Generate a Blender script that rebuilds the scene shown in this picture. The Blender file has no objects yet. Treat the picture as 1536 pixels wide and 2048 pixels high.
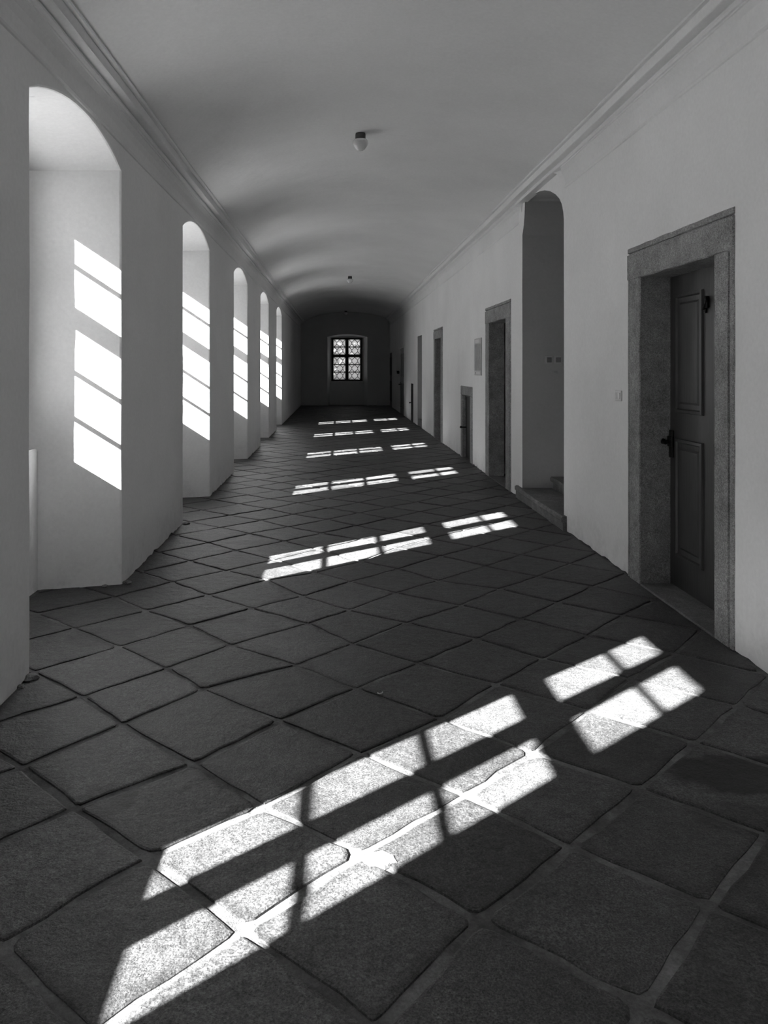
import bpy, bmesh, math, random
from mathutils import Vector
random.seed(7)
S = bpy.context.scene
COL = S.collection

# ------------------------------------------------------------------ camera, light, exposure
cd = bpy.data.cameras.new('camera'); cam = bpy.data.objects.new('camera', cd); COL.objects.link(cam)
cam.location = (0, 0, 1.5); cam.rotation_euler = (math.radians(90), 0, 0)
cd.sensor_fit = 'HORIZONTAL'; cd.sensor_width = 36.0; cd.lens = 36.0 * 1540 / 1536
cd.shift_x = (768 - 678) / 1536; cd.shift_y = -(1024 - 735) / 1536
cd.clip_start = 0.05; cd.clip_end = 300
S.camera = cam

SUNDIR = Vector((1, 0.84, -0.682)).normalized()      # the way the sunlight travels
w = bpy.data.worlds.new('sky'); S.world = w; w.use_nodes = True
nt = w.node_tree; nt.nodes.clear()
sky = nt.nodes.new('ShaderNodeTexSky'); sky.sky_type = 'NISHITA'; sky.sun_disc = False
sky.sun_elevation = math.asin(-SUNDIR.z); sky.sun_rotation = math.atan2(-SUNDIR.x, -SUNDIR.y)
bw = nt.nodes.new('ShaderNodeRGBToBW'); bg = nt.nodes.new('ShaderNodeBackground'); wo = nt.nodes.new('ShaderNodeOutputWorld')
bg.inputs['Strength'].default_value = 0.24
nt.links.new(sky.outputs[0], bw.inputs[0]); nt.links.new(bw.outputs[0], bg.inputs['Color']); nt.links.new(bg.outputs[0], wo.inputs[0])
ld = bpy.data.lights.new('sun', 'SUN'); ld.energy = 74.0; ld.angle = math.radians(0.45)
lo = bpy.data.objects.new('sun', ld); COL.objects.link(lo); lo.location = (-10, -8, 9)
lo.rotation_euler = SUNDIR.to_track_quat('-Z', 'Y').to_euler()
S.view_settings.view_transform = 'Standard'; S.view_settings.look = 'None'
S.view_settings.gamma = 1; S.view_settings.exposure = 0.12; S.view_settings.use_curve_mapping = False

# ------------------------------------------------------------------ materials
def new_mat(name, rough=0.8, spec=0.3):
    m = bpy.data.materials.new(name); m.use_nodes = True
    n = m.node_tree; b = n.nodes['Principled BSDF']
    b.inputs['Roughness'].default_value = rough; b.inputs['Specular IOR Level'].default_value = spec
    return m, n, b
def node(n, t, **k):
    o = n.nodes.new(t)
    for a, v in k.items(): setattr(o, a, v)
    return o
def math_n(n, op, a, b=None, clamp=False):
    o = node(n, 'ShaderNodeMath', operation=op); o.use_clamp = clamp
    for i, x in enumerate((a, b)):
        if x is None: continue
        if isinstance(x, (int, float)): o.inputs[i].default_value = x
        else: n.links.new(x, o.inputs[i])
    return o.outputs[0]
def noise(n, scale, detail=4, rough=0.6, vec=None, dist=0):
    o = node(n, 'ShaderNodeTexNoise'); o.inputs['Scale'].default_value = scale
    o.inputs['Detail'].default_value = detail; o.inputs['Roughness'].default_value = rough
    o.inputs['Distortion'].default_value = dist
    if vec is not None: n.links.new(vec, o.inputs['Vector'])
    return o.outputs['Fac']
def rng(n, x, a, b, c, d):
    o = node(n, 'ShaderNodeMapRange'); n.links.new(x, o.inputs[0])
    for i, v in enumerate((a, b, c, d)): o.inputs[i + 1].default_value = v
    return o.outputs[0]
def grey(n, x, sock):
    c = node(n, 'ShaderNodeCombineColor')
    for i in range(3): n.links.new(x, c.inputs[i])
    n.links.new(c.outputs[0], sock)
def bump(n, b, h, dist, strength=1.0):
    o = node(n, 'ShaderNodeBump'); o.inputs['Distance'].default_value = dist; o.inputs['Strength'].default_value = strength
    n.links.new(h, o.inputs['Height']); n.links.new(o.outputs[0], b.inputs['Normal'])
def pos(n): return node(n, 'ShaderNodeNewGeometry').outputs['Position']

def mat_plaster(name, alb, dirt=0.0):
    m, n, b = new_mat(name, 0.85, 0.15); p = pos(n)
    big = rng(n, noise(n, 0.9, 4, 0.6, p), 0.3, 0.7, 0.95, 1.04)
    fine = rng(n, noise(n, 40, 4, 0.6, p), 0.3, 0.7, 0.97, 1.03)
    v = math_n(n, 'MULTIPLY', math_n(n, 'MULTIPLY', big, fine), alb)
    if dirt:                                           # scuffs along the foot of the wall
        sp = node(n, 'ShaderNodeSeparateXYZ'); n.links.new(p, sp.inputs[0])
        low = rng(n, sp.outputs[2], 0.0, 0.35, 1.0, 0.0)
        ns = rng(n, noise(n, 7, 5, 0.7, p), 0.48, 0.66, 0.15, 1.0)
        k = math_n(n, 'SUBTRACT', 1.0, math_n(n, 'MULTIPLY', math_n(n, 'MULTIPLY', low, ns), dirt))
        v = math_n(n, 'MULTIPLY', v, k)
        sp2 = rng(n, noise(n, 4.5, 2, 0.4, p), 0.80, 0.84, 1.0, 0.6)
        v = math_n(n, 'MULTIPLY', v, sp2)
    grey(n, v, b.inputs['Base Color'])
    h = math_n(n, 'ADD', math_n(n, 'MULTIPLY', noise(n, 3.0, 3, 0.5, p), 1.0), math_n(n, 'MULTIPLY', noise(n, 60, 3, 0.6, p), 0.03))
    bump(n, b, h, 0.02, 0.8)
    return m
def mat_granite(name, base, contrast=0.5, rough=0.6, scale=230, spec=0.3, slab=False, grime=0.0):
    m, n, b = new_mat(name, rough, spec); p = pos(n)
    sp1 = rng(n, noise(n, scale, 3, 0.7, p), 0.34, 0.66, 1 - contrast, 1 + contrast)
    sp2 = rng(n, noise(n, scale * 0.35, 3, 0.7, p), 0.35, 0.65, 1 - contrast * 0.4, 1 + contrast * 0.4)
    mid = rng(n, noise(n, 9, 5, 0.65, p), 0.3, 0.7, 0.76, 1.24)
    big = rng(n, noise(n, 1.6, 4, 0.6, p), 0.3, 0.7, 0.80, 1.20)
    v = math_n(n, 'MULTIPLY', math_n(n, 'MULTIPLY', sp1, sp2), math_n(n, 'MULTIPLY', mid, big))
    v = math_n(n, 'MULTIPLY', v, base)
    if grime: v = math_n(n, 'MULTIPLY', v, rng(n, noise(n, 3.2, 5, 0.7, p), 0.42, 0.58, 1 - grime, 1.05))
    if slab:
        b.inputs['Diffuse Roughness'].default_value = 0.7
        v = math_n(n, 'MULTIPLY', v, rng(n, noise(n, 32, 5, 0.75, p), 0.3, 0.7, 0.72, 1.28))
        at = node(n, 'ShaderNodeAttribute', attribute_name='tone'); sc = node(n, 'ShaderNodeSeparateColor')
        n.links.new(at.outputs['Color'], sc.inputs[0])
        v = math_n(n, 'MULTIPLY', v, sc.outputs[0])
        d = math_n(n, 'MULTIPLY', sc.outputs[1], rng(n, noise(n, 6, 4, 0.7, p), 0.38, 0.62, 0.1, 1.0))
        v = math_n(n, 'MULTIPLY', v, math_n(n, 'SUBTRACT', 1.0, math_n(n, 'MULTIPLY', d, 0.62)))
        # worn-in stains with a place of their own: x, y, radius x, radius y, strength
        wob = node(n, 'ShaderNodeTexNoise'); wob.inputs['Scale'].default_value = 9; wob.inputs['Detail'].default_value = 4
        n.links.new(p, wob.inputs['Vector'])
        off = node(n, 'ShaderNodeVectorMath', operation='MULTIPLY_ADD')
        n.links.new(wob.outputs['Color'], off.inputs[0]); off.inputs[1].default_value = (.16, .16, 0); n.links.new(p, off.inputs[2])
        for sx, sy, rx, ry, k in ((1.50, 2.84, 0.30, 0.15, .85), (-1.31, 4.28, 0.20, 0.17, .45), (-0.82, 2.66, 0.12, 0.09, .55),
                                  (-0.55, 6.6, 0.45, 0.10, .45), (1.33, 2.55, .16, .09, .4), (-.75, 4.55, .25, .06, .3)):
            su = node(n, 'ShaderNodeVectorMath', operation='SUBTRACT'); n.links.new(off.outputs[0], su.inputs[0]); su.inputs[1].default_value = (sx + .08, sy + .08, 0)
            di = node(n, 'ShaderNodeVectorMath', operation='DIVIDE'); n.links.new(su.outputs[0], di.inputs[0]); di.inputs[1].default_value = (rx, ry, 8)
            ln = node(n, 'ShaderNodeVectorMath', operation='LENGTH'); n.links.new(di.outputs[0], ln.inputs[0])
            v = math_n(n, 'MULTIPLY', v, rng(n, ln.outputs['Value'], 0.85, 1.05, 1 - k, 1.0))
    grey(n, v, b.inputs['Base Color'])
    h = math_n(n, 'ADD', math_n(n, 'MULTIPLY', noise(n, scale * 0.6, 4, 0.7, p), 0.25), math_n(n, 'MULTIPLY', noise(n, 14, 5, 0.6, p), 1.0))
    bump(n, b, h, 0.012, 0.9)
    return m
def mat_plain(name, v, rough=0.6, spec=0.3, metal=0.0, var=0.1, scale=30):
    m, n, b = new_mat(name, rough, spec); p = pos(n)
    k = rng(n, noise(n, scale, 4, 0.6, p), 0.3, 0.7, (1 - var) * v, (1 + var) * v)
    grey(n, k, b.inputs['Base Color']); b.inputs['Metallic'].default_value = metal
    return m
def mat_wood(name, v):
    m, n, b = new_mat(name, 0.45, 0.4); p = pos(n)
    mp = node(n, 'ShaderNodeMapping'); mp.inputs['Scale'].default_value = (30, 30, 1.5); n.links.new(p, mp.inputs[0])
    g = noise(n, 2.0, 5, 0.6, mp.outputs[0], 0.4)
    grey(n, rng(n, g, 0.3, 0.7, 0.75 * v, 1.25 * v), b.inputs['Base Color']); bump(n, b, g, 0.003, 0.6)
    return m
def mat_glass(name, old=False):
    m = bpy.data.materials.new(name); m.use_nodes = True; n = m.node_tree; n.nodes.clear()
    out = node(n, 'ShaderNodeOutputMaterial'); mx = node(n, 'ShaderNodeMixShader')
    tr = node(n, 'ShaderNodeBsdfTransparent'); gl = node(n, 'ShaderNodeBsdfGlossy'); gl.inputs['Roughness'].default_value = 0.05
    fr = node(n, 'ShaderNodeFresnel')                  # thin sheet: same reflectance from both faces
    bf = node(n, 'ShaderNodeNewGeometry').outputs['Backfacing']
    n.links.new(rng(n, bf, 0, 1, 1.45, 1 / 1.45), fr.inputs['IOR'])
    tr.inputs['Color'].default_value = (.93, .93, .93, 1)
    if old:                                            # hand-blown quarries: each lozenge a little clearer or duller
        vo = node(n, 'ShaderNodeTexVoronoi'); vo.inputs['Scale'].default_value = 9; n.links.new(pos(n), vo.inputs['Vector'])
        sc = node(n, 'ShaderNodeSeparateColor'); n.links.new(vo.outputs['Color'], sc.inputs[0])
        grey(n, rng(n, sc.outputs[0], 0, 1, .35, .70), tr.inputs['Color'])
        tl = node(n, 'ShaderNodeBsdfTranslucent'); tl.inputs['Color'].default_value = (.75, .75, .75, 1)
        m2 = node(n, 'ShaderNodeMixShader'); m2.inputs[0].default_value = 0.55
        n.links.new(tr.outputs[0], m2.inputs[1]); n.links.new(tl.outputs[0], m2.inputs[2]); base = m2.outputs[0]
    else: base = tr.outputs[0]
    n.links.new(fr.outputs[0], mx.inputs[0]); n.links.new(base, mx.inputs[1]); n.links.new(gl.outputs[0], mx.inputs[2])
    n.links.new(mx.outputs[0], out.inputs[0])
    return m

PL = mat_plaster('wall_plaster', 0.86, 0.16)
PC = mat_plaster('ceiling_plaster', 0.82)
PD = mat_plaster('shade_toned_plaster', 0.45, 0.2)  # wall plaster made darker: the shade inside the recesses is put into its colour
SLAB = mat_granite('floor_granite', 0.056, 0.72, 0.52, 180, 0.42, slab=True)
MORT = mat_granite('joint_mortar', 0.155, 0.16, 0.85, 120, 0.1, grime=0.35)
JAMB = mat_granite('door_granite', 0.28, 0.5, 0.8, 170, 0.2)
STEP = mat_granite('step_granite', 0.15, 0.4, 0.7, 150, 0.25)
PE = mat_plaster('shade_toned_end_plaster', 0.70, 0.16)  # darker than the side walls; gloom of the far end painted into the colour
CRUM = mat_granite('crumbling_plaster', 0.17, 0.25, 0.9, 60, 0.1)
WOOD = mat_wood('dark_wood', 0.038)
IRON = mat_plain('black_iron', 0.010, 0.6, 0.25, 0.0)
FRAME = mat_plain('window_paint', 0.03, 0.5)
LEAD = mat_plain('lead', 0.03, 0.6, 0.3, 0.0)
PLAS = mat_plain('pale_plastic', 0.60, 0.35, 0.5, 0, 0.03)
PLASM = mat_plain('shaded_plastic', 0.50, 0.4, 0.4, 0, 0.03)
PLASD = mat_plain('grey_plastic', 0.22, 0.35, 0.5, 0, 0.03)
OPAL = mat_plain('opal_glass', 0.75, 0.12, 0.6, 0, 0.03)
COLLAR = mat_plain('bakelite', 0.07, 0.35, 0.5)
GROUND = mat_plain('courtyard_gravel', 0.29, 0.9, 0.1, 0, 0.2, 3)
ROOF = mat_plain('roof_slate', 0.12, 0.8)
LEAF = mat_plain('leaf', 0.17, 0.6, 0.2, 0, 0.4, 2)
BARK = mat_plain('bark', 0.10, 0.9)
PAPER = mat_plain('board_picture', 0.26, 0.5, 0.3, 0, 0.25, 14)
GLASS = mat_glass('clear_glass'); OLDG = mat_glass('old_glass', True)

# ------------------------------------------------------------------ helpers
class MB:
    """collects geometry; fn maps the builder's local frame to the world"""
    def __init__(s, fn=None): s.v = []; s.f = []; s.fn = fn or (lambda p: p)
    def add(s, pts):
        i = len(s.v); s.v += [s.fn(tuple(p)) for p in pts]; return list(range(i, i + len(pts)))
    def poly(s, pts): s.f.append(s.add(pts))
    def loft(s, loops, closed=False):
        ids = [s.add(l) for l in loops]; n = len(loops[0])
        for a, b in zip(ids, ids[1:]):
            for k in range(n if closed else n - 1):
                k2 = (k + 1) % n; s.f.append([a[k], a[k2], b[k2], b[k]])
        return ids
    def box(s, a, b, bev=0.0):
        x0, y0, z0 = [min(a[i], b[i]) for i in range(3)]; x1, y1, z1 = [max(a[i], b[i]) for i in range(3)]
        if bev <= 0:
            c = s.add([(x0,y0,z0),(x1,y0,z0),(x1,y1,z0),(x0,y1,z0),(x0,y0,z1),(x1,y0,z1),(x1,y1,z1),(x0,y1,z1)])
            for q in ((0,3,2,1),(4,5,6,7),(0,1,5,4),(1,2,6,5),(2,3,7,6),(3,0,4,7)): s.f.append([c[i] for i in q])
        else:
            e = bev; bm = bmesh.new(); bmesh.ops.create_cube(bm, size=1)
            for v in bm.verts: v.co = ((x0+x1)/2 + v.co.x*(x1-x0), (y0+y1)/2 + v.co.y*(y1-y0), (z0+z1)/2 + v.co.z*(z1-z0))
            bmesh.ops.bevel(bm, geom=bm.edges[:], offset=e, segments=1, affect='EDGES')
            ids = s.add([v.co[:] for v in bm.verts])
            for f in bm.faces: s.f.append([ids[v.index] for v in f.verts])
            bm.free()
    def tube(s, pts, r, n=8):
        loops = []
        for i, p in enumerate(pts):
            p = Vector(p); a = Vector(pts[max(i-1, 0)]); b = Vector(pts[min(i+1, len(pts)-1)]); t = (b - a).normalized()
            u = t.orthogonal().normalized(); w_ = t.cross(u); rr = r[i] if isinstance(r, (list, tuple)) else r
            loops.append([tuple(p + rr*(math.cos(q)*u + math.sin(q)*w_)) for q in [2*math.pi*k/n for k in range(n)]])
        ids = s.loft(loops, True); s.f.append(ids[0][::-1]); s.f.append(ids[-1])
    def lathe(s, prof, c, n=28):
        loops = [[(c[0] + r*math.cos(2*math.pi*k/n), c[1] + r*math.sin(2*math.pi*k/n), c[2] + z) for k in range(n)] for r, z in prof]
        ids = s.loft(loops, True); s.f.append(ids[0]); s.f.append(ids[-1])
    def build(s, name, mat, parent=None, origin=None, smooth=False):
        me = bpy.data.meshes.new(name)
        if parent is not None and origin is None: origin = parent_world(parent)
        o3 = origin or (0, 0, 0)
        me.from_pydata([(x-o3[0], y-o3[1], z-o3[2]) for x, y, z in s.v], [], s.f)
        bm = bmesh.new(); bm.from_mesh(me); bmesh.ops.remove_doubles(bm, verts=bm.verts, dist=0.00005)
        bmesh.ops.recalc_face_normals(bm, faces=bm.faces); bm.to_mesh(me); bm.free()
        me.materials.append(mat)
        if smooth: me.shade_smooth()
        o = bpy.data.objects.new(name, me); COL.objects.link(o)
        if parent is not None: o.parent = parent
        else: o.location = o3
        return o
def parent_world(p):
    v = Vector((0, 0, 0))
    while p: v += p.location; p = p.parent
    return tuple(v)
def tag(o, label, cat, kind=None, group=None):
    o['label'] = label; o['category'] = cat
    if kind: o['kind'] = kind
    if group: o['group'] = group
    return o
def empty(name, loc, label, cat, kind=None, group=None):
    o = bpy.data.objects.new(name, None); o.location = loc; COL.objects.link(o); o.empty_display_size = .1
    return tag(o, label, cat, kind, group)

YB, YE = -5.6, 30.4                       # back and end of the corridor
def XR(y): return 2.115 - 0.004 * y       # the right wall runs very slightly inwards
leftm = lambda p: (-1.5 - p[1], p[0], p[2])           # (along, depth into wall, z)
rightm = lambda p: (XR(p[0]) + p[1], p[0], p[2])
endm = lambda p: (p[0], YE + p[1], p[2])

# ------------------------------------------------------------------ floor
flr = MB(); 
nx, ny = 2, 2
flr.box((-2.2, YB, -0.30), (2.4, 31.1, -0.006)); flr.box((-2.2, YB, -.3), (5.4, 31.1, -.03))
floor = tag(flr.build('floor', MORT), 'dark granite slab floor laid diagonally with pale mortar joints', 'floor', 'structure')
MEAS = {1:[(-2.89,1.20),(-2.49,1.22),(-2.08,1.25),(-1.63,1.27)],
 2:[(-2.94,1.65),(-2.45,1.67),(-2.04,1.68),(-1.63,1.73),(-1.21,1.75),(-0.77,1.79)],
 3:[(-2.99,2.09),(-2.49,2.14),(-2.06,2.18),(-1.60,2.22),(-1.19,2.22),(-0.79,2.25)],
 4:[(-3.36,2.53),(-2.90,2.59),(-2.49,2.60),(-2.02,2.63),(-1.59,2.66),(-1.18,2.70),(-0.78,2.73)],
 5:[(-2.90,3.01),(-2.48,3.05),(-2.05,3.11),(-1.61,3.16),(-1.17,3.19)],
 6:[(-3.74,3.40),(-3.32,3.41),(-2.92,3.48),(-2.47,3.55),(-2.06,3.55),(-1.64,3.62),(-1.17,3.67)],
 7:[(-4.10,3.87),(-3.76,3.87),(-3.36,3.89),(-2.89,3.98),(-2.48,4.02),(-2.06,4.04),(-1.61,4.11)],
 8:[(-4.09,4.33),(-3.75,4.37),(-3.34,4.33),(-2.92,4.46),(-2.49,4.46),(-2.08,4.51),(-1.65,4.58)],
 9:[(-3.33,4.90),(-2.90,4.92),(-2.50,4.97),(-2.07,4.97)]}
NODE = {}
for j, l in MEAS.items():
    for u, v in l: NODE[(round((u + 2.05) / .428), j)] = (u, v)
def gnode(i, j):
    if (i, j) not in NODE:
        r = random.Random(i * 7919 + j * 104729)
        u = -2.05 + .428 * i + r.uniform(-.022, .022)
        NODE[(i, j)] = (u, 1.25 + .47 * (j - 1) + .06 * (max(u, -9) + 2.05) + r.uniform(-.022, .022))
    u, v = NODE[(i, j)]
    return Vector(((u + v) / math.sqrt(2), (v - u) / math.sqrt(2)))
def clip(poly, ax, val, keep_less):
    out = []
    for a, b in zip(poly, poly[1:] + poly[:1]):
        ina = (a[ax] <= val) == keep_less; inb = (b[ax] <= val) == keep_less
        if ina: out.append(a)
        if ina != inb:
            t = (val - a[ax]) / (b[ax] - a[ax]); out.append(a + t * (b - a))
    return out
def inset(poly, d):
    """shrink a convex polygon by moving every edge inwards"""
    n = len(poly); c = sum(poly, Vector((0, 0))) / n; res = []
    lines = []
    for a, b in zip(poly, poly[1:] + poly[:1]):
        e = (b - a)
        if e.length < 1e-5: continue
        nn = Vector((-e.y, e.x)).normalized()
        if nn.dot(c - a) < 0: nn = -nn
        lines.append((a + nn * d, e.normalized()))
    m = len(lines)
    for k in range(m):
        p, dp = lines[k - 1]; q, dq = lines[k]
        cr = dp.x * dq.y - dp.y * dq.x
        if abs(cr) < 0.05: res.append(q); continue
        t = ((q - p).x * dq.y - (q - p).y * dq.x) / cr; res.append(p + dp * t)
    return res
def area(p): return abs(sum(a.x * b.y - b.x * a.y for a, b in zip(p, p[1:] + p[:1]))) / 2
def slab_geo(poly, r, fine):
    gap = r.uniform(.003, .008) + (.003 if fine and sum(p.y for p in poly) / len(poly) < 3.2 else 0); base = inset(poly, gap)
    if len(base) < 3 or area(base) < .004: return None
    rad = r.uniform(.010, .038); nseg = 4 if fine else 2; pts = []
    n = len(base)
    for k in range(n):
        p0, p1, p2 = base[k - 1], base[k], base[(k + 1) % n]
        d0 = (p0 - p1); d1 = (p2 - p1); ra = min(rad * r.uniform(.5, 1.5), d0.length * .35, d1.length * .35)
        a = p1 + d0.normalized() * ra; b = p1 + d1.normalized() * ra
        pts.append(a)
        if fine: pts.append((a + b) / 4 + p1 / 2)
        pts.append(b)
        nb = p2 + (p1 - p2).normalized() * min(rad, d1.length * .35)
        if d1.length > .15:
            for q in range(1, nseg): pts.append(b.lerp(nb, q / nseg))
    c = sum(pts, Vector((0, 0))) / len(pts)
    jit = .006 if fine else .002
    pts = [p + (p - c).normalized() * r.uniform(-jit * 1.6, jit * .6) for p in pts]
    tx, ty, dz = r.uniform(-.006, .006), r.uniform(-.006, .006), r.uniform(-.001, .0025)
    def ring(d, z):
        o = []
        for p in pts:
            q = p + (c - p).normalized() * d; o.append((q.x, q.y, z + dz + tx * (q.x - c.x) + ty * (q.y - c.y)))
        return o
    loops = [ring(0, -.016), ring(.004, -.002), ring(.012, .0004), ring(.055, .0010)] if fine else [ring(0, -.012), ring(.010, .0), ring(.05, .001)]
    dirt = [.5, .6, .85, 0] if fine else [1, .8, 0]
    return loops, dirt, r.uniform(.74, 1.28), r.choice((.35, .6, .8, 1.0, 1.0)), gap
def slab_mesh(name, geos):
    V, F, C = [], [], []
    for loops, dirt, tone, dk, _ in geos:
        n = len(loops[0]); b0 = len(V)
        for l, d in zip(loops, dirt): V += l; C += [(tone, d * dk, 0, 1)] * n
        for q in range(len(loops) - 1):
            for k in range(n):
                k2 = (k + 1) % n; F.append((b0+q*n+k, b0+q*n+k2, b0+(q+1)*n+k2, b0+(q+1)*n+k))
        F.append(tuple(b0 + (len(loops)-1)*n + k for k in range(n)))
    me = bpy.data.meshes.new(name); me.from_pydata(V, [], F)
    ca = me.color_attributes.new('tone', 'FLOAT_COLOR', 'POINT')
    for k, c in enumerate(C): ca.data[k].color = c
    bm = bmesh.new(); bm.from_mesh(me); bmesh.ops.recalc_face_normals(bm, faces=bm.faces)
    for f in bm.faces:
        if f.normal.z < 0: f.normal_flip()
    bm.to_mesh(me); bm.free(); me.materials.append(SLAB)
    return me
near, far = [], []
for i in range(-60, 20):
    for j in range(-20, 75):
        q = [gnode(i, j), gnode(i + 1, j), gnode(i + 1, j + 1), gnode(i, j + 1)]
        c = sum(q, Vector((0, 0))) / 4
        if not (-2.6 < c.x < 2.6 and YB - .4 < c.y < YE + .9): continue
        r = random.Random(i * 31 + j * 1013)
        q = clip(q, 0, -2.02, False)
        if q: q = clip(q, 0, 2.085, True)
        if q: q = clip(q, 1, YE + .5, True)
        if len(q) < 3 or area(q) < .006: continue
        vis = c.y > 1.2 and (c.x > -1.62 or any(a - .25 < c.y < b + .1 for a, b in ((3.74, 5.31), (7.4, 8.94), (11, 12.64))))
        nearby = vis and c.y < 13.5
        g = slab_geo(q, r, nearby)
        if not g: continue
        (near if nearby else far).append((c.y, g))
near.sort(key=lambda t: t[0])
far += near[300:]; near = near[:300]
for _, g in near:
    o = bpy.data.objects.new('stone_slab', slab_mesh('stone_slab', [g])); COL.objects.link(o); o.parent = floor
o = bpy.data.objects.new('distant_slabs', slab_mesh('distant_slabs', [g for _, g in far])); COL.objects.link(o); o.parent = floor; o['kind'] = 'stuff'
# a lump of bright mortar pressed into a joint crossing
mp = MB(); r = random.Random(3)
ring = [(.125 + .055*math.cos(a)*r.uniform(.8, 1.15), 2.345 + .04*math.sin(a)*r.uniform(.8, 1.15)) for a in [2*math.pi*k/14 for k in range(14)]]
mp.loft([[(x, y, -.004) for x, y in ring], [(.125+(x-.125)*.9, 2.345+(y-2.345)*.9, .006) for x, y in ring], [(.125+(x-.125)*.4, 2.345+(y-2.345)*.4, .008) for x, y in ring]], True)
mp.poly([(.125+(x-.125)*.4, 2.345+(y-2.345)*.4, .008) for x, y in ring])
mp.build('mortar_patch', CRUM, floor)

# ------------------------------------------------------------------ walls
TOP = 3.60
def arch_pts(a, b, zs, rise, n=14):
    c = (a + b) / 2; h = (b - a) / 2; R = (h*h + rise*rise) / (2*rise); zc = zs + rise - R
    return [(s, zc + math.sqrt(max(R*R - (s - c)**2, 0))) for s in [a + (b - a) * k / n for k in range(n + 1)]]
def outline(a, b, zs, arch, seed, n=16, amp=.005):
    """door-shaped outline from the floor at a, up, over and down to the floor at b"""
    r = random.Random(seed); o = []
    ph = [r.uniform(0, 6) for _ in range(4)]
    wob = lambda z, k: amp * (math.sin(z * 4.1 + ph[k]) * .6 + math.sin(z * 11 + ph[k+1]) * .4) + r.uniform(-amp, amp) * .3
    for k in range(n): z = zs * k / n; o.append((a + wob(z, 0), z))
    o += arch
    for k in range(n - 1, -1, -1): z = zs * k / n; o.append((b + wob(z, 2), z))
    return o
def base_line(a, b, seed, m=.0):
    """ragged foot of the plaster between two openings"""
    r = random.Random(seed); n = max(2, int((b - a) / .07)); o = []
    for k in range(1, n):
        o.append((a + (b - a) * k / n, max(0, r.gauss(.004, .006))))
    return o
def wall_sheet(mb, s0, s1, top, outs):
    """front face of a wall with openings that reach the floor (one flat outline)"""
    pts = [(s0, 0)]; cur = s0
    for k, o in enumerate(outs):
        pts += base_line(cur, o[0][0], k * 17 + 3); pts += o; cur = o[-1][0]
    pts += base_line(cur, s1, 991); pts += [(s1, 0), (s1, top), (s0, top)]
    mb.poly([(s, 0, z) for s, z in pts])
def grow(o, c, d):
    """push an outline outwards by d about the line s=c"""
    zt = max(z for s, z in o); zs = zt - .6
    return [(s + (d if s > c else -d) * (1 if abs(s - c) > .02 else 0), z + (d if z > zs and abs(s - c) < abs(o[0][0] - c) * .97 else 0)) for s, z in o]

bays = [(-3.67, -2.10), (.03, 1.60), (3.74, 5.31), (7.40, 8.94), (11.00, 12.64), (14.71, 16.46), (18.48, 20.20)]
WZ0, WZ1 = .954, 2.81
def bay(mb, a, b, wa, wb, seed, ia, ib, zs=2.86, rise=.15, zi=2.822, ri=.14, WZ1=2.81):
    """splayed niche: outline at the wall face, reveals, soffit, parapet, sill, wall round the window"""
    o = outline(a, b, zs, arch_pts(a, b, zs, rise), seed)
    n = len(o); ar = arch_pts(ia, ib, zi, ri)
    inner = [(ia, z) for s, z in o[:16]] + ar + [(ib, z) for s, z in o[-16:]]
    inner = [(s, min(z, zi) if (k < 16 or k >= n - 16) else z) for k, (s, z) in enumerate(inner)]
    face = grow(o, (a + b) / 2, .012)
    mb.loft([[(s, 0, z) for s, z in face], [(s, .004, z - (.003 if 16 <= k < n-16 else 0)) for k, (s, z) in enumerate([( (p[0]+q[0])/2, (p[1]+q[1])/2) for p, q in zip(face, o)])],
             [(s, .014, z) for s, z in o], [(s, .60, z) for s, z in inner]])
    f = .53
    mb.poly([(ia - .1, f, 0), (ib + .1, f, 0), (ib + .1, f, WZ0 - .012), (ia - .1, f, WZ0 - .012)])
    mb.poly([(ia - .1, f, WZ0 - .012), (ib + .1, f, WZ0 - .012), (ib + .1, f + .012, WZ0), (ia - .1, f + .012, WZ0)])
    mb.poly([(ia - .1, f + .012, WZ0), (ib + .1, f + .012, WZ0), (ib + .1, .66, WZ0), (ia - .1, .66, WZ0)])
    mb.poly([(ia - .05, .60, 0.6), (wa, .60, .6), (wa, .60, WZ1), (ia - .05, .60, WZ1)])
    mb.poly([(wb, .60, .6), (ib + .05, .60, .6), (ib + .05, .60, WZ1), (wb, .60, WZ1)])
    mb.poly([(ia - .05, .60, WZ1), (ib + .05, .60, WZ1)] + [(s, .60, z + .01) for s, z in ar[::-1]])
    return face
lw = MB(leftm); outs = []
for k, (a, b) in enumerate(bays): outs.append(bay(lw, a, b, b - 1.48, b - .22, k, b - 1.50, b - .14))
wall_sheet(lw, YB, YE, TOP, outs)
# outer face with the window openings, and their outer reveals
EO = .84; cur = YB - .6
def outer(mb, cur, e0, e1, z0=.98, z1=2.738, zb=-.5, zt=4.6):
    mb.poly([(cur, EO, zb), (e0, EO, zb), (e0, EO, zt), (cur, EO, zt)])
    mb.poly([(e0, EO, zb), (e1, EO, zb), (e1, EO, z0), (e0, EO, z0)])
    mb.poly([(e0, EO, z1), (e1, EO, z1), (e1, EO, zt), (e0, EO, zt)])
    r0 = [(e0, z0), (e1, z0), (e1, z1), (e0, z1)]
    mb.loft([[(s, EO, z) for s, z in r0], [(s, .66, z) for s, z in r0]], True)
    # masonry round the frame
    w0, w1 = e0 - .5, e1 + .5
    mb.poly([(w0, .66, .5), (e0, .66, .5), (e0, .66, 3.2), (w0, .66, 3.2)]); mb.poly([(e1, .66, .5), (w1, .66, .5), (w1, .66, 3.2), (e1, .66, 3.2)])
    mb.poly([(e0, .66, .5), (e1, .66, .5), (e1, .66, z0), (e0, .66, z0)]); mb.poly([(e0, .66, z1), (e1, .66, z1), (e1, .66, 3.2), (e0, .66, 3.2)])
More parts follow.
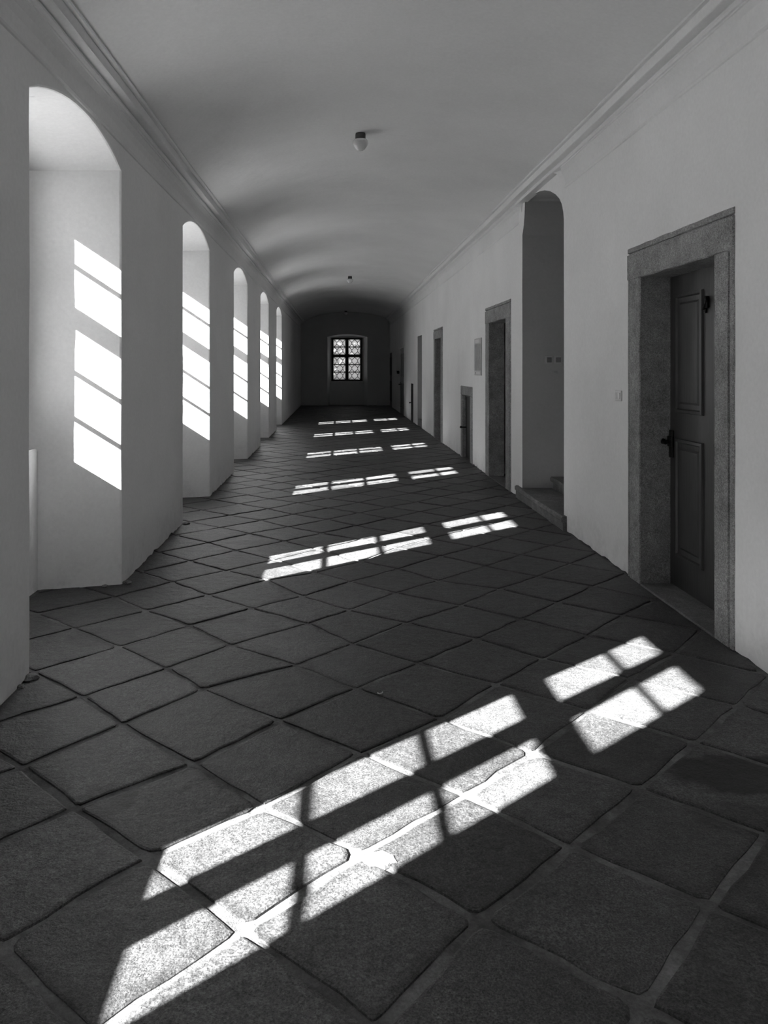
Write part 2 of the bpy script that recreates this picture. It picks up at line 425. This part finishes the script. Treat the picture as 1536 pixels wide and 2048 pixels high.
for a, b in bays: outer(lw, cur, b - 1.40, b - .25); cur = b - .25
lw.poly([(cur, EO, -.5), (31.8, EO, -.5), (31.8, EO, 4.6), (cur, EO, 4.6)])
tag(lw.build('wall_left', PL), 'white plaster wall with a row of deep arched window niches', 'wall', 'structure')

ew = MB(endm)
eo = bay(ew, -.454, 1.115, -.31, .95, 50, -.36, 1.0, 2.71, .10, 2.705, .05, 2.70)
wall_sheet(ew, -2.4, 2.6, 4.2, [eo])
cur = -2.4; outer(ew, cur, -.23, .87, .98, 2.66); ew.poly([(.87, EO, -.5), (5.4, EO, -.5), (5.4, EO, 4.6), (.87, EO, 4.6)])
tag(ew.build('wall_end', PE), 'plaster end wall, darkened in its colour for shade, around the leaded window', 'wall', 'structure')
bk = MB(); bk.box((-2.4, YB - .3, -.3), (5.4, YB, 4.6))
tag(bk.build('wall_back', PL), 'plain plaster wall closing the corridor behind the viewer', 'wall', 'structure')

# right wall: every opening reaches the floor
def rect(a, b, h, seed, amp=.003): return outline(a, b, h, [(a, h), (b, h)], seed, 10, amp)
stair = [(7.14, .0), (7.142, .6), (7.138, 1.2), (7.14, 1.9), (7.143, 2.5), (7.145, 2.88), (7.165, 2.95), (7.21, 3.03), (7.29, 3.10), (7.42, 3.17), (7.60, 3.24),
         (7.80, 3.295), (8.00, 3.33), (8.2, 3.35), (8.4, 3.365), (8.55, 3.375), (8.615, 3.36), (8.635, 3.21), (8.67, 3.10), (8.735, 3.0), (8.742, 2.4),
         (8.735, 1.8), (8.74, 1.2), (8.738, .6), (8.735, 0)]
specs = [(4.085, 5.552, 2.345), None, (9.305, 10.85, 2.325), (11.915, 12.98, 1.185), (15.25, 16.60, 2.305), (18.94, 19.94, 2.30),
         (21.05, 21.69, 1.055), (23.99, 25.41, 2.125), (29.05, 30.25, 2.07)]
rw = MB(rightm); routs = []
for k, sp in enumerate(specs):
    if sp is None: routs.append(stair)
    else: routs.append(rect(sp[0], sp[1], sp[2], 100 + k, .002))
wall_sheet(rw, YB, YE, TOP, routs)
for k, (sp, o) in enumerate(zip(specs, routs)):
    if sp is None: continue
    if k == 5: continue
    dep = .30
    rw.loft([[(s, 0, z) for s, z in o], [(s, dep, z) for s, z in o]])
    rw.poly([(sp[0] - .02, dep, 0), (sp[1] + .02, dep, 0), (sp[1] + .02, dep, sp[2] + .02), (sp[0] - .02, dep, sp[2] + .02)])
rw.box((YB - .3, 2.9, -.3), (31.3, 3.2, 4.6))
tag(rw.build('wall_right', PL), 'plaster wall on the right with stone-framed doorways', 'wall', 'structure')
# stair recess behind the tall arch
sw = MB(rightm)
sw.loft([[(s, 0, z) for s, z in stair], [(s, .9, z) for s, z in stair], [(s, 2.4, z + (0.8 if z > 2.9 else 0)) for s, z in stair]])
sw.poly([(7.1, 2.4, 0), (8.8, 2.4, 0), (8.8, 2.4, 4.3), (7.1, 2.4, 4.3)])
rc = MB(rightm)
rc.loft([[(s, 0, z) for s, z in routs[5]], [(s, .75, z) for s, z in routs[5]]]); rc.poly([(18.9, .75, 0), (20, .75, 0), (20, .75, 2.35), (18.9, .75, 2.35)])
tag(rc.build('wall_recess', PD), 'shade-toned plaster lining of the plain square-headed recess far down the right wall', 'wall', 'structure')
tag(sw.build('wall_stair', PD), 'shade-toned plaster side of the stair recess under the tall arch', 'wall', 'structure')
rf = MB(); rf.box((-2.34, YB - .3, 4.5), (5.5, 31.3, 4.62))
tag(rf.build('roof', ROOF), 'slate roof over the corridor', 'roof', 'structure')

# ------------------------------------------------------------------ vault and cornices
PROF = [(-.03, -.032), (-.003, -.026), (.008, -.018), (.013, -.006), (.011, .006), (.003, .012), (.003, .03), (.008, .08), (.020, .125), (.042, .158),
        (.050, .160), (.052, .168), (.064, .170), (.073, .180), (.072, .192), (.062, .200), (.066, .204), (.118, .209), (.124, .212), (.132, .258), (.128, .262),
        (.128, .270), (.152, .272), (.160, .280), (.158, .290), (.13, .294), (.10, .33)]
def cornice(mapf, z0, name, label, gaps=()):
    mb = MB(mapf); ys = [YB + (YE - YB) * k / 72 for k in range(73)]
    for a, b in gaps: ys += [a - .25, a - .12, a, b, b + .12, b + .25]
    ys = sorted(set(ys)); loops = []
    for y in ys:
        k = 1.0
        for a, b in gaps:
            d = 0 if a <= y <= b else min(abs(y - a), abs(y - b)); k = min(k, d / .25)
        wz = .0035 * math.sin(y * 1.7) + .002 * math.sin(y * 5.3)
        row = []
        for n_, (d, dz) in enumerate(PROF):
            if n_ < 12:                                # the frieze dies out where the tall arch cuts into it
                q = 1.0 if k < .02 else 0.0; d = d * k - .03 * (1 - k) + .094 * n_ / 12 * q; dz = dz * (1 - q) + .1695 * q
            row.append((y, -d, z0 + dz + wz))
        loops.append(row)
    mb.loft(loops)
    o = mb.build(name, PC)
    return tag(o, label, 'cornice', 'structure')
cornice(leftm, 3.050, 'trim_1', 'moulded plaster cornice above the window niches')
cornice(rightm, 3.178, 'trim_2', 'moulded plaster cornice above the doors and tall arch', gaps=((7.33, 8.70),))
ce = MB(); NS = 40; loops = []
for k in range(61):
    y = YB + (YE + .3 - YB) * k / 60; l = []
    xl, zl, xr, zr, xc, zc = -1.36, 3.335, XR(y) - .145, 3.463, .27, 3.685
    for q in range(NS + 1):
        t = -1 + 2 * q / NS; t = math.copysign(abs(t)**.85, t)
        if t < 0: x = xc + t * (xc - xl); z = zc - (zc - zl) * abs(t)**2.25
        else: x = xc + t * (xr - xc); z = zc - (zc - zr) * abs(t)**2.25
        z += .006 * math.sin(y * .8 + x) + .004 * math.sin(y * 2.1 - 2 * x)
        l.append((x, y, z))
    loops.append(l)
ce.loft(loops)
tag(ce.build('ceiling', PC, smooth=True), 'smooth white plaster barrel vault over the corridor', 'ceiling', 'structure')

# ------------------------------------------------------------------ windows
def window(n, mapf, a, label, leaded=False, WZ1=2.81, rows=(1.062, 1.375, 1.6885, 2.005, 2.117, 2.4125, 2.70)):
    """a = left edge of the frame (1.26 wide); frame 0.60-0.66 deep in the wall"""
    loc = mapf((a + .63, .63, WZ0)); w_ = empty('window_%d' % n, loc, label, 'window', 'structure')
    D0, D1 = .60, .66; bt = .018 if leaded else .0118
    f = MB(mapf)
    f.box((a, D0, WZ0), (a + .092, D1, WZ1)); f.box((a + 1.158, D0, WZ0), (a + 1.26, D1, WZ1))
    f.box((a + .092, D0, WZ0), (a + 1.158, D1, rows[0])); f.box((a + .092, D0, rows[6]), (a + 1.158, D1, WZ1))
    f.build('window_frame', FRAME, w_)
    m = MB(mapf); m.box((a + .562, D0, rows[0]), (a + .695, D1, rows[6])); m.build('mullion', FRAME, w_)
    t = MB(mapf)
    for s0, s1 in ((a + .092, a + .562), (a + .695, a + 1.158)): t.box((s0, D0, rows[3]), (s1, D1, rows[4]))
    t.build('transom', FRAME, w_)
    for s0, s1 in ((a + .092, a + .562), (a + .695, a + 1.158)):
        for zb in (rows[1], rows[2], rows[5]):
            b = MB(mapf); b.box((s0, .618, zb - bt), (s1, .642, zb + bt)); b.build('glazing_bar', LEAD, w_)
        for z0, z1 in zip(rows, rows[1:]):
            if z0 == rows[3]: continue
            g = MB(mapf); g.poly([(s0, .63, z0), (s1, .63, z0), (s1, .63, z1), (s0, .63, z1)])
            pn = g.build('pane', OLDG if leaded else GLASS, w_)
            if leaded:
                c = MB(mapf); wd = s1 - s0; h = z1 - z0; e = .011
                def came(p, q):
                    d = Vector((q[0]-p[0], q[1]-p[1])); u = Vector((-d.y, d.x)).normalized() * e
                    c.loft([[(p[0]+u.x, dd, p[1]+u.y), (q[0]+u.x, dd, q[1]+u.y), (q[0]-u.x, dd, q[1]-u.y), (p[0]-u.x, dd, p[1]-u.y)] for dd in (.624, .636)], True)
                    c.poly([(p[0]+u.x, .624, p[1]+u.y), (q[0]+u.x, .624, q[1]+u.y), (q[0]-u.x, .624, q[1]-u.y), (p[0]-u.x, .624, p[1]-u.y)])
                zm = (z0 + z1) / 2
                for k in range(2):                     # six-sided quarries with upright knots
                    x0 = s0 + wd * (.05 + .5 * k - .02); kx = s0 + wd * (.29 + .5 * k)
                    x1 = x0 + wd * .5
                    came((x0, z0), (kx, zm - .035)); came((min(x1, s1 - .004), z0), (kx, zm - .035))
                    came((kx, zm - .035), (kx, zm + .035))
                    came((kx, zm + .035), (x0, z1)); came((kx, zm + .035), (min(x1, s1 - .004), z1))
                c.build('lead_lattice', LEAD, pn)
    return w_
names = ['window in the niche behind the viewer', 'window in the nearest niche, left of the viewer', 'two-light window in the large niche at the left edge of the picture',
         'two-light window in the second niche along the left wall', 'two-light window in the third niche along the left wall',
         'two-light window in the fourth niche along the left wall', 'two-light window in the last, farthest niche of the left wall']
for k, (a, b) in enumerate(bays): window(k + 1, leftm, b - 1.48, names[k])
window(8, endm, -.31, 'dark-framed leaded window glowing in the end wall', True, 2.70, (1.018, 1.315, 1.612, 1.910, 2.025, 2.325, 2.625))

# ------------------------------------------------------------------ stone-framed doors
def grooved(mb, prof_pts, ext, horizontal, seed, amp=.003):
    """extrude a (across, depth) profile along z (or along the wall if horizontal)"""
    r = random.Random(seed); n = 14; loops = []
    for k in range(n + 1):
        t = ext[0] + (ext[1] - ext[0]) * k / n
        j = [r.uniform(-amp, amp) for _ in prof_pts] if 0 < k < n else [0] * len(prof_pts)
        if horizontal: loops.append([(t, d, c + jj) for (c, d), jj in zip(prof_pts, j)])
        else: loops.append([(c + jj, d, t) for (c, d), jj in zip(prof_pts, j)])
    ids = mb.loft(loops, True); mb.f.append(ids[0]); mb.f.append(ids[-1])
def frame_prof(o, i, dep):
    g = 1 if i > o else -1
    return [(o, dep), (o, -.004), (o + g*.006, -.010), (o + g*.034, -.010), (o + g*.037, .004), (o + g*.046, .004), (o + g*.050, -.014), (i - g*.006, -.014), (i, -.006), (i, dep)]
def stone_frame(root, a, b, ia, ib, zt, zi, dep=.2, seed=0):
    for o_, i_ in ((a, ia), (b, ib)):
        m = MB(rightm); grooved(m, frame_prof(o_, i_, dep), (0, zi), False, seed + int(i_ * 10)); m.build('jamb', JAMB, root)
    m = MB(rightm); grooved(m, frame_prof(zt, zi, dep), (a, b), True, seed + 5); m.build('lintel', JAMB, root)
    t = MB(rightm); t.box((ia, -.01, -.02), (ib, dep + .12, .006), .004); t.build('threshold', STEP, root)
def leaf(root, a, b, z0, z1, d, panels, name='door_leaf'):
    m = MB(rightm); m.box((a, d, z0), (b, d + .045, z1)); lf = m.build(name, WOOD, root)
    for (pa, pb, pz0, pz1) in panels:
        p = MB(rightm)
        def ringloop(e, dd): return [(pa + e, dd, pz0 + e), (pb - e, dd, pz0 + e), (pb - e, dd, pz1 - e), (pa + e, dd, pz1 - e)]
        ids = p.loft([ringloop(0, d), ringloop(.004, d - .014), ringloop(.022, d - .016), ringloop(.030, d - .004), ringloop(.060, d - .001), ringloop(.075, d - .009)], True)
        p.poly(ringloop(.075, d - .009))
        p.build('panel', WOOD, lf)
    return lf
d1 = empty('door_1', rightm((4.8, 0, 0)), 'nearest dark panelled wooden door in a grey granite frame', 'door', 'structure')
stone_frame(d1, 4.08, 5.555, 4.28, 5.33, 2.353, 2.124, .2, 1)
lf = leaf(d1, 4.22, 5.34, .012, 2.16, .20, [(4.845, 5.235, 1.195, 1.995), (4.845, 5.235, .22, 1.022), (4.30, 4.70, 1.195, 1.995), (4.30, 4.70, .22, 1.022)])
m = MB(rightm); m.box((4.825, .186, 1.84), (4.80, .2, 1.875), .003); m.box((4.77, .180, 1.87), (4.795, .2, 1.945), .004); m.tube([(4.815, .182, 1.865), (4.79, .176, 1.885), (4.765, .18, 1.915), (4.782, .18, 1.94)], .009); m.build('hasp', IRON, lf)
m = MB(rightm); m.box((5.27, .185, .88), (5.325, .2, 1.07), .005); m.box((5.255, .175, .955), (5.33, .19, 1.03), .006); m.build('lock_plate', IRON, lf)
m = MB(rightm); m.tube([(5.30, .19, .99), (5.30, .135, .99)], .011); m.tube([(5.30, .14, 1.0), (5.285, .13, .99), (5.25, .135, .985)], [.015, .016, .011]); m.build('door_handle', IRON, lf)
m = MB(rightm); m.box((4.268, -.012, .955), (4.29, .02, 1.075), .004); m.build('strike_plate', IRON, d1)

d2 = empty('door_2', rightm((10.05, 0, 0)), 'dark wooden door in a granite frame beside the tall stair arch', 'door', 'structure')
stone_frame(d2, 9.30, 10.855, 9.547, 10.60, 2.332, 2.11, .2, 2)
leaf(d2, 9.52, 10.62, .012, 2.15, .24, [(10.08, 10.50, 1.2, 1.98), (10.08, 10.50, .22, 1.02), (9.62, 10.0, 1.2, 1.98), (9.62, 10.0, .22, 1.02)])
d3 = empty('door_3', rightm((15.9, 0, 0)), 'third granite-framed wooden door, beyond the low stove door', 'door', 'structure')
stone_frame(d3, 15.245, 16.605, 15.454, 16.40, 2.311, 2.10, .2, 3)
leaf(d3, 15.44, 16.41, .012, 2.12, .22, [(15.52, 15.88, 1.2, 1.95), (15.52, 15.88, .22, 1.02), (15.97, 16.33, 1.2, 1.95), (15.97, 16.33, .22, 1.02)])

def low_door(n, a, b, ia, ib, zt, zi, label, knobside):
    r_ = empty('door_%d' % n, rightm(((a + b) / 2, 0, 0)), label, 'door', 'structure')
    stone = n == 4
    if stone:
        for o_, i_ in ((a, ia), (b, ib)):
            m = MB(rightm); m.box((o_, -.012, 0), (i_, .16, zi), .006); m.build('jamb', JAMB, r_)
        m = MB(rightm); m.box((a, -.014, zi), (b, .16, zt), .008); m.build('lintel', JAMB, r_)
    dd = .05 if stone else .0
    m = MB(rightm); m.box((ia + .002, dd, .01), (ib - .002, dd + .04, zi - .004), .004)
    if stone: m.box((ia, .04, zi - .03), (ib, .06, zi), .003)
    lf_ = m.build('iron_leaf', IRON, r_)
    for z in (.2, zi - .2):
        h = MB(rightm); h.box((ia + .03, dd - .008, z - .02), (ib - .06, dd, z + .02)); h.build('hinge_strap', IRON, lf_)
    h = MB(rightm); h.tube([(ib - .05, .06, .51), (ib - .05, -.03, .51)], .011); h.tube([(ib - .05, -.03, .51), (ib - .05, -.055, .515)], [.02, .018]); h.build('knob', IRON, lf_)
low_door(4, 11.91, 12.985, 12.09, 12.83, 1.195, 1.047, 'low black iron stove door with a granite lintel under the wall board', 1)
low_door(5, 21.05, 21.69, 21.05, 21.69, 1.055, 1.055, 'small black iron door low in the far right wall', 1)
d6 = empty('door_6', rightm((24.7, 0, 0)), 'dark frameless wooden door far down the right wall', 'door', 'structure')
lf = leaf(d6, 23.995, 25.405, .01, 2.12, .008, [(24.1, 24.6, 1.2, 1.95), (24.8, 25.3, 1.2, 1.95), (24.1, 24.6, .2, 1.0), (24.8, 25.3, .2, 1.0)])
m = MB(rightm); m.box((25.2, -.005, .86), (25.36, .05, 1.02), .01); m.tube([(25.28, .0, .95), (25.28, -.06, .95)], .015); m.build('lock_plate', IRON, lf)
d7 = empty('door_7', rightm((29.65, 0, 0)), 'black door in the dark corner beside the end wall', 'door', 'structure')
leaf(d7, 29.055, 30.245, .01, 2.065, .008, [(29.15, 29.6, 1.2, 1.9), (29.7, 30.15, 1.2, 1.9), (29.15, 29.6, .2, 1.0), (29.7, 30.15, .2, 1.0)])

# black iron box on the wall by the frameless door
bx = empty('lock_box', rightm((25.75, 0, 1.34)), 'small black iron box on the wall just beyond the frameless door', 'box')
m = MB(rightm); m.box((25.65, -.075, 1.29), (25.85, -.001, 1.39), .015); m.build('casing', IRON, bx)
m = MB(rightm); m.box((25.66, -.082, 1.365), (25.84, -.07, 1.392), .004); m.build('lid', IRON, bx)

# sill block in the plain recess
m = MB(rightm); m.box((18.945, .01, .0), (19.935, .44, .18), .01)
tag(m.build('sill_block', STEP, origin=rightm((19.4, .2, 0))), 'dark stone sill filling the foot of the plain far recess', 'sill')

# ------------------------------------------------------------------ steps under the tall arch
st = empty('stair', rightm((7.94, 0, 0)), 'worn stone steps rising into the recess under the tall arch', 'stairs', 'structure')
def step(a, b, d0, d1, z0, z1, seed, nose=.025):
    r = random.Random(seed); mb = MB(rightm); n = 18; loops = []
    for k in range(n + 1):
        y = a + (b - a) * k / n; j = r.uniform(-.006, .006); jz = r.uniform(-.004, .003) - .010 * math.exp(-((k / n - .45) / .25) ** 2)
        loops.append([(y, d1, z0), (y, d0 + nose + j * .6, z0), (y, d0 + nose + j, z1 - .06), (y, d0 + j, z1 - .045), (y, d0 + j, z1 - .014 + jz), (y, d0 + .012 + j, z1 + jz), (y, d1, z1)])
    ids = mb.loft(loops, True); mb.f.append(ids[0]); mb.f.append(ids[-1])
    return mb.build('step', STEP, st)
step(7.05, 8.93, -.045, .33, -.01, .135, 1, .012)
for k in range(1, 7): step(7.145, 8.735, .02 + .29 * k, .33 + .29 * k + .02, .0, .135 + .125 * k, 10 + k, .035)

# ------------------------------------------------------------------ switches, board, lamps
def plate(name, loc, label, cat, s0, s1, z0, z1, mapf, rock, mats=(PLAS, PLASD), group=None):
    r_ = empty(name, loc, label, cat, None, group)
    m = MB(mapf); m.box((s0, -.012, z0), (s1, -.0005, z1), .003); m.build('cover_plate', mats[0], r_)
    for a, b in rock:
        m = MB(mapf); m.box((a, -.018, z0 + .018), (b, -.011, z1 - .018), .002); m.build('rocker', mats[1], r_)
    return r_
plate('light_switch', rightm((5.745, 0, 1.29)), 'small pale double switch on the wall left of the nearest door', 'light switch', 5.686, 5.804, 1.25, 1.33, rightm, [(5.70, 5.74), (5.75, 5.79)], (PLAS, PLAS))
revm = lambda p: (p[0], 8.738 + p[1], p[2])      # far side of the stair recess; p = (x, depth, z)
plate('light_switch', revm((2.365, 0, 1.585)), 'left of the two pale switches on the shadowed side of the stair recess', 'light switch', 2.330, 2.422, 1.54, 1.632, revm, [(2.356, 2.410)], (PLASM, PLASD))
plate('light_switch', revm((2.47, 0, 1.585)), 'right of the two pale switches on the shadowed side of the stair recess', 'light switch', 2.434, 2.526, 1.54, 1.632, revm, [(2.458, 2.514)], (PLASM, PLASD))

nb = empty('notice_board', rightm((11.41, 0, 1.38)), 'framed grey picture board on the wall above the low stove door', 'picture')
m = MB(rightm); m.box((11.15, -.015, 1.384), (11.68, -.0005, 1.933), .003); m.build('backing', mat_plain('board_card', .42, .4, .4, 0, .06), nb)
m = MB(rightm); m.box((11.19, -.018, 1.455), (11.66, -.0145, 1.85), .001); m.build('picture', PAPER, nb)
m = MB(rightm); m.box((11.30, -.018, 1.865), (11.60, -.0145, 1.915), .001); m.build('heading_strip', PLAS, nb)
m = MB(rightm); m.box((11.22, -.018, 1.40), (11.64, -.0145, 1.44), .001); cp = m.build('caption_strip', PLAS, nb)
m = MB(rightm)
m.tube([(11.56 + .016*math.cos(a), -.0185, 1.42 + .012*math.sin(a)) for a in [2*math.pi*k/10 for k in range(11)]], .003, 5)
m.build('faded_mark', PLASD, cp)

def lamp(x, y, z, label):
    r_ = empty('ceiling_lamp', (x, y, z), label, 'lamp', None, 'lamps along the crown of the vault')
    m = MB(); m.lathe([(.0, .02), (.046, .02), (.046, -.004), (.049, -.010), (.049, -.046), (.043, -.056), (.0, -.056)], (x, y, z)); m.build('collar', COLLAR, r_, smooth=False)
    m = MB(); m.lathe([(.0, -.05), (.044, -.052), (.062, -.058), (.072, -.072), (.074, -.086), (.068, -.105), (.056, -.125), (.042, -.143), (.028, -.154), (.012, -.159), (.0, -.16)], (x, y, z)); m.build('glass_shade', OPAL, r_, smooth=True)
lamp(.20, 7.19, 3.683, 'nearest ceiling lamp with dark collar and opal glass shade')
lamp(.264, 18.5, 3.683, 'second ceiling lamp, small in the middle distance of the vault')
lamp(.264, 29.6, 3.683, 'farthest ceiling lamp, lost in the dark by the end wall')

# a curl of paper on the slabs
m = MB(); m.tube([(.188 + .011*math.cos(a), 3.51 + .013*math.sin(a), .010 + .002*a) for a in [math.pi*(.9 + .13*k) for k in range(9)]], .0025, 6)
tag(m.build('paper_curl', PLAS, origin=(.188, 3.51, .006)), 'tiny white curl of paper lying on a dark floor joint', 'scrap')

CRUMBS = ['dark crumb at the pier corner right of the nearest large niche', 'largest dark crumb at the foot of the nearest pier corner, left edge',
          'dark crumb at the far end of the pier beside the second niche', 'small crumb along the pier just right of the nearest niche corner',
          'small crumb at the nearest pier foot, closer to the viewer', 'small crumb inside the nearest large niche by its right corner']
# crumbs of plaster fallen at the feet of the niche corners
for k, (x, y, s) in enumerate([(-1.47, 5.34, .035), (-1.48, 3.70, .04), (-1.46, 7.36, .035), (-1.44, 5.62, .02), (-1.49, 3.60, .022), (-1.6, 5.26, .022)]):
    bm_ = MB(); r = random.Random(k + 40)
    pr = [(s * .9, .0), (s, s * .2), (s * .7, s * .5), (s * .25, s * .62)]
    loops = [[(x + q * math.cos(t) * r.uniform(.75, 1.2), y + q * math.sin(t) * r.uniform(.75, 1.2), .003 + z) for t in [2*math.pi*u/9 for u in range(9)]] for q, z in pr]
    ids = bm_.loft(loops, True); bm_.f.append(ids[0]); bm_.f.append(ids[-1])
    tag(bm_.build('plaster_crumb', STEP, origin=(x, y, .003)), CRUMBS[k], 'rubble', None, 'crumbs along the foot of the left wall')

# ------------------------------------------------------------------ outside
g = MB(); g.box((-80, -60, -.6), (-2.34, 90, -.45)); g.box((-2.34, 31.3, -.6), (60, 90, -.45))
tag(g.build('ground', GROUND), 'pale gravel courtyard outside the windows', 'ground', 'structure')
def tree(x, y, h, rad, nl, seed, label):
    r_ = empty('garden_tree', (x, y, -.45), label, 'tree', None, 'trees beyond the end window'); r = random.Random(seed)
    t = MB(); t.tube([(x, y, -.45), (x + .05, y, h * .3), (x - .08, y + .05, h * .6), (x, y, h * .95)], [.16, .13, .09, .03]); tr = t.build('trunk', BARK, r_)
    b = MB()
    for k in range(12):
        a = r.uniform(0, 6.28); z = h * r.uniform(.05, .8); l = rad * r.uniform(.5, .95)
        b.tube([(x, y, z), (x + math.cos(a)*l*.5, y + math.sin(a)*l*.5, z + l*.25), (x + math.cos(a)*l, y + math.sin(a)*l, z + l*.35)], [.05, .03, .012], 6)
    bo = b.build('branches', BARK, r_); bo['kind'] = 'stuff'
    f = MB()
    for k in range(nl):
        a = r.uniform(0, 6.28); u = r.uniform(-1, 1); q = rad * r.uniform(.35, 1) ** .6
        p = Vector((x + q*math.cos(a)*math.sqrt(1-u*u), y + q*math.sin(a)*math.sqrt(1-u*u), h*.52 + u*h*.55*r.uniform(.6, 1)))
        d = Vector((r.uniform(-1, 1), r.uniform(-1, 1), r.uniform(-1, 1))).normalized(); e = d.orthogonal().normalized(); s = r.uniform(.10, .2)
        f.poly([tuple(p - d*s), tuple(p + e*s*.45), tuple(p + d*s), tuple(p - e*s*.45)])
    fo = f.build('foliage', LEAF, r_); fo['kind'] = 'stuff'
tree(-.6, 37.5, 3.8, 2.1, 5200, 1, 'leafy tree seen through the left light of the leaded end window')
tree(1.9, 43.0, 4.6, 2.4, 5200, 2, 'leafy tree seen through the right light of the leaded end window')
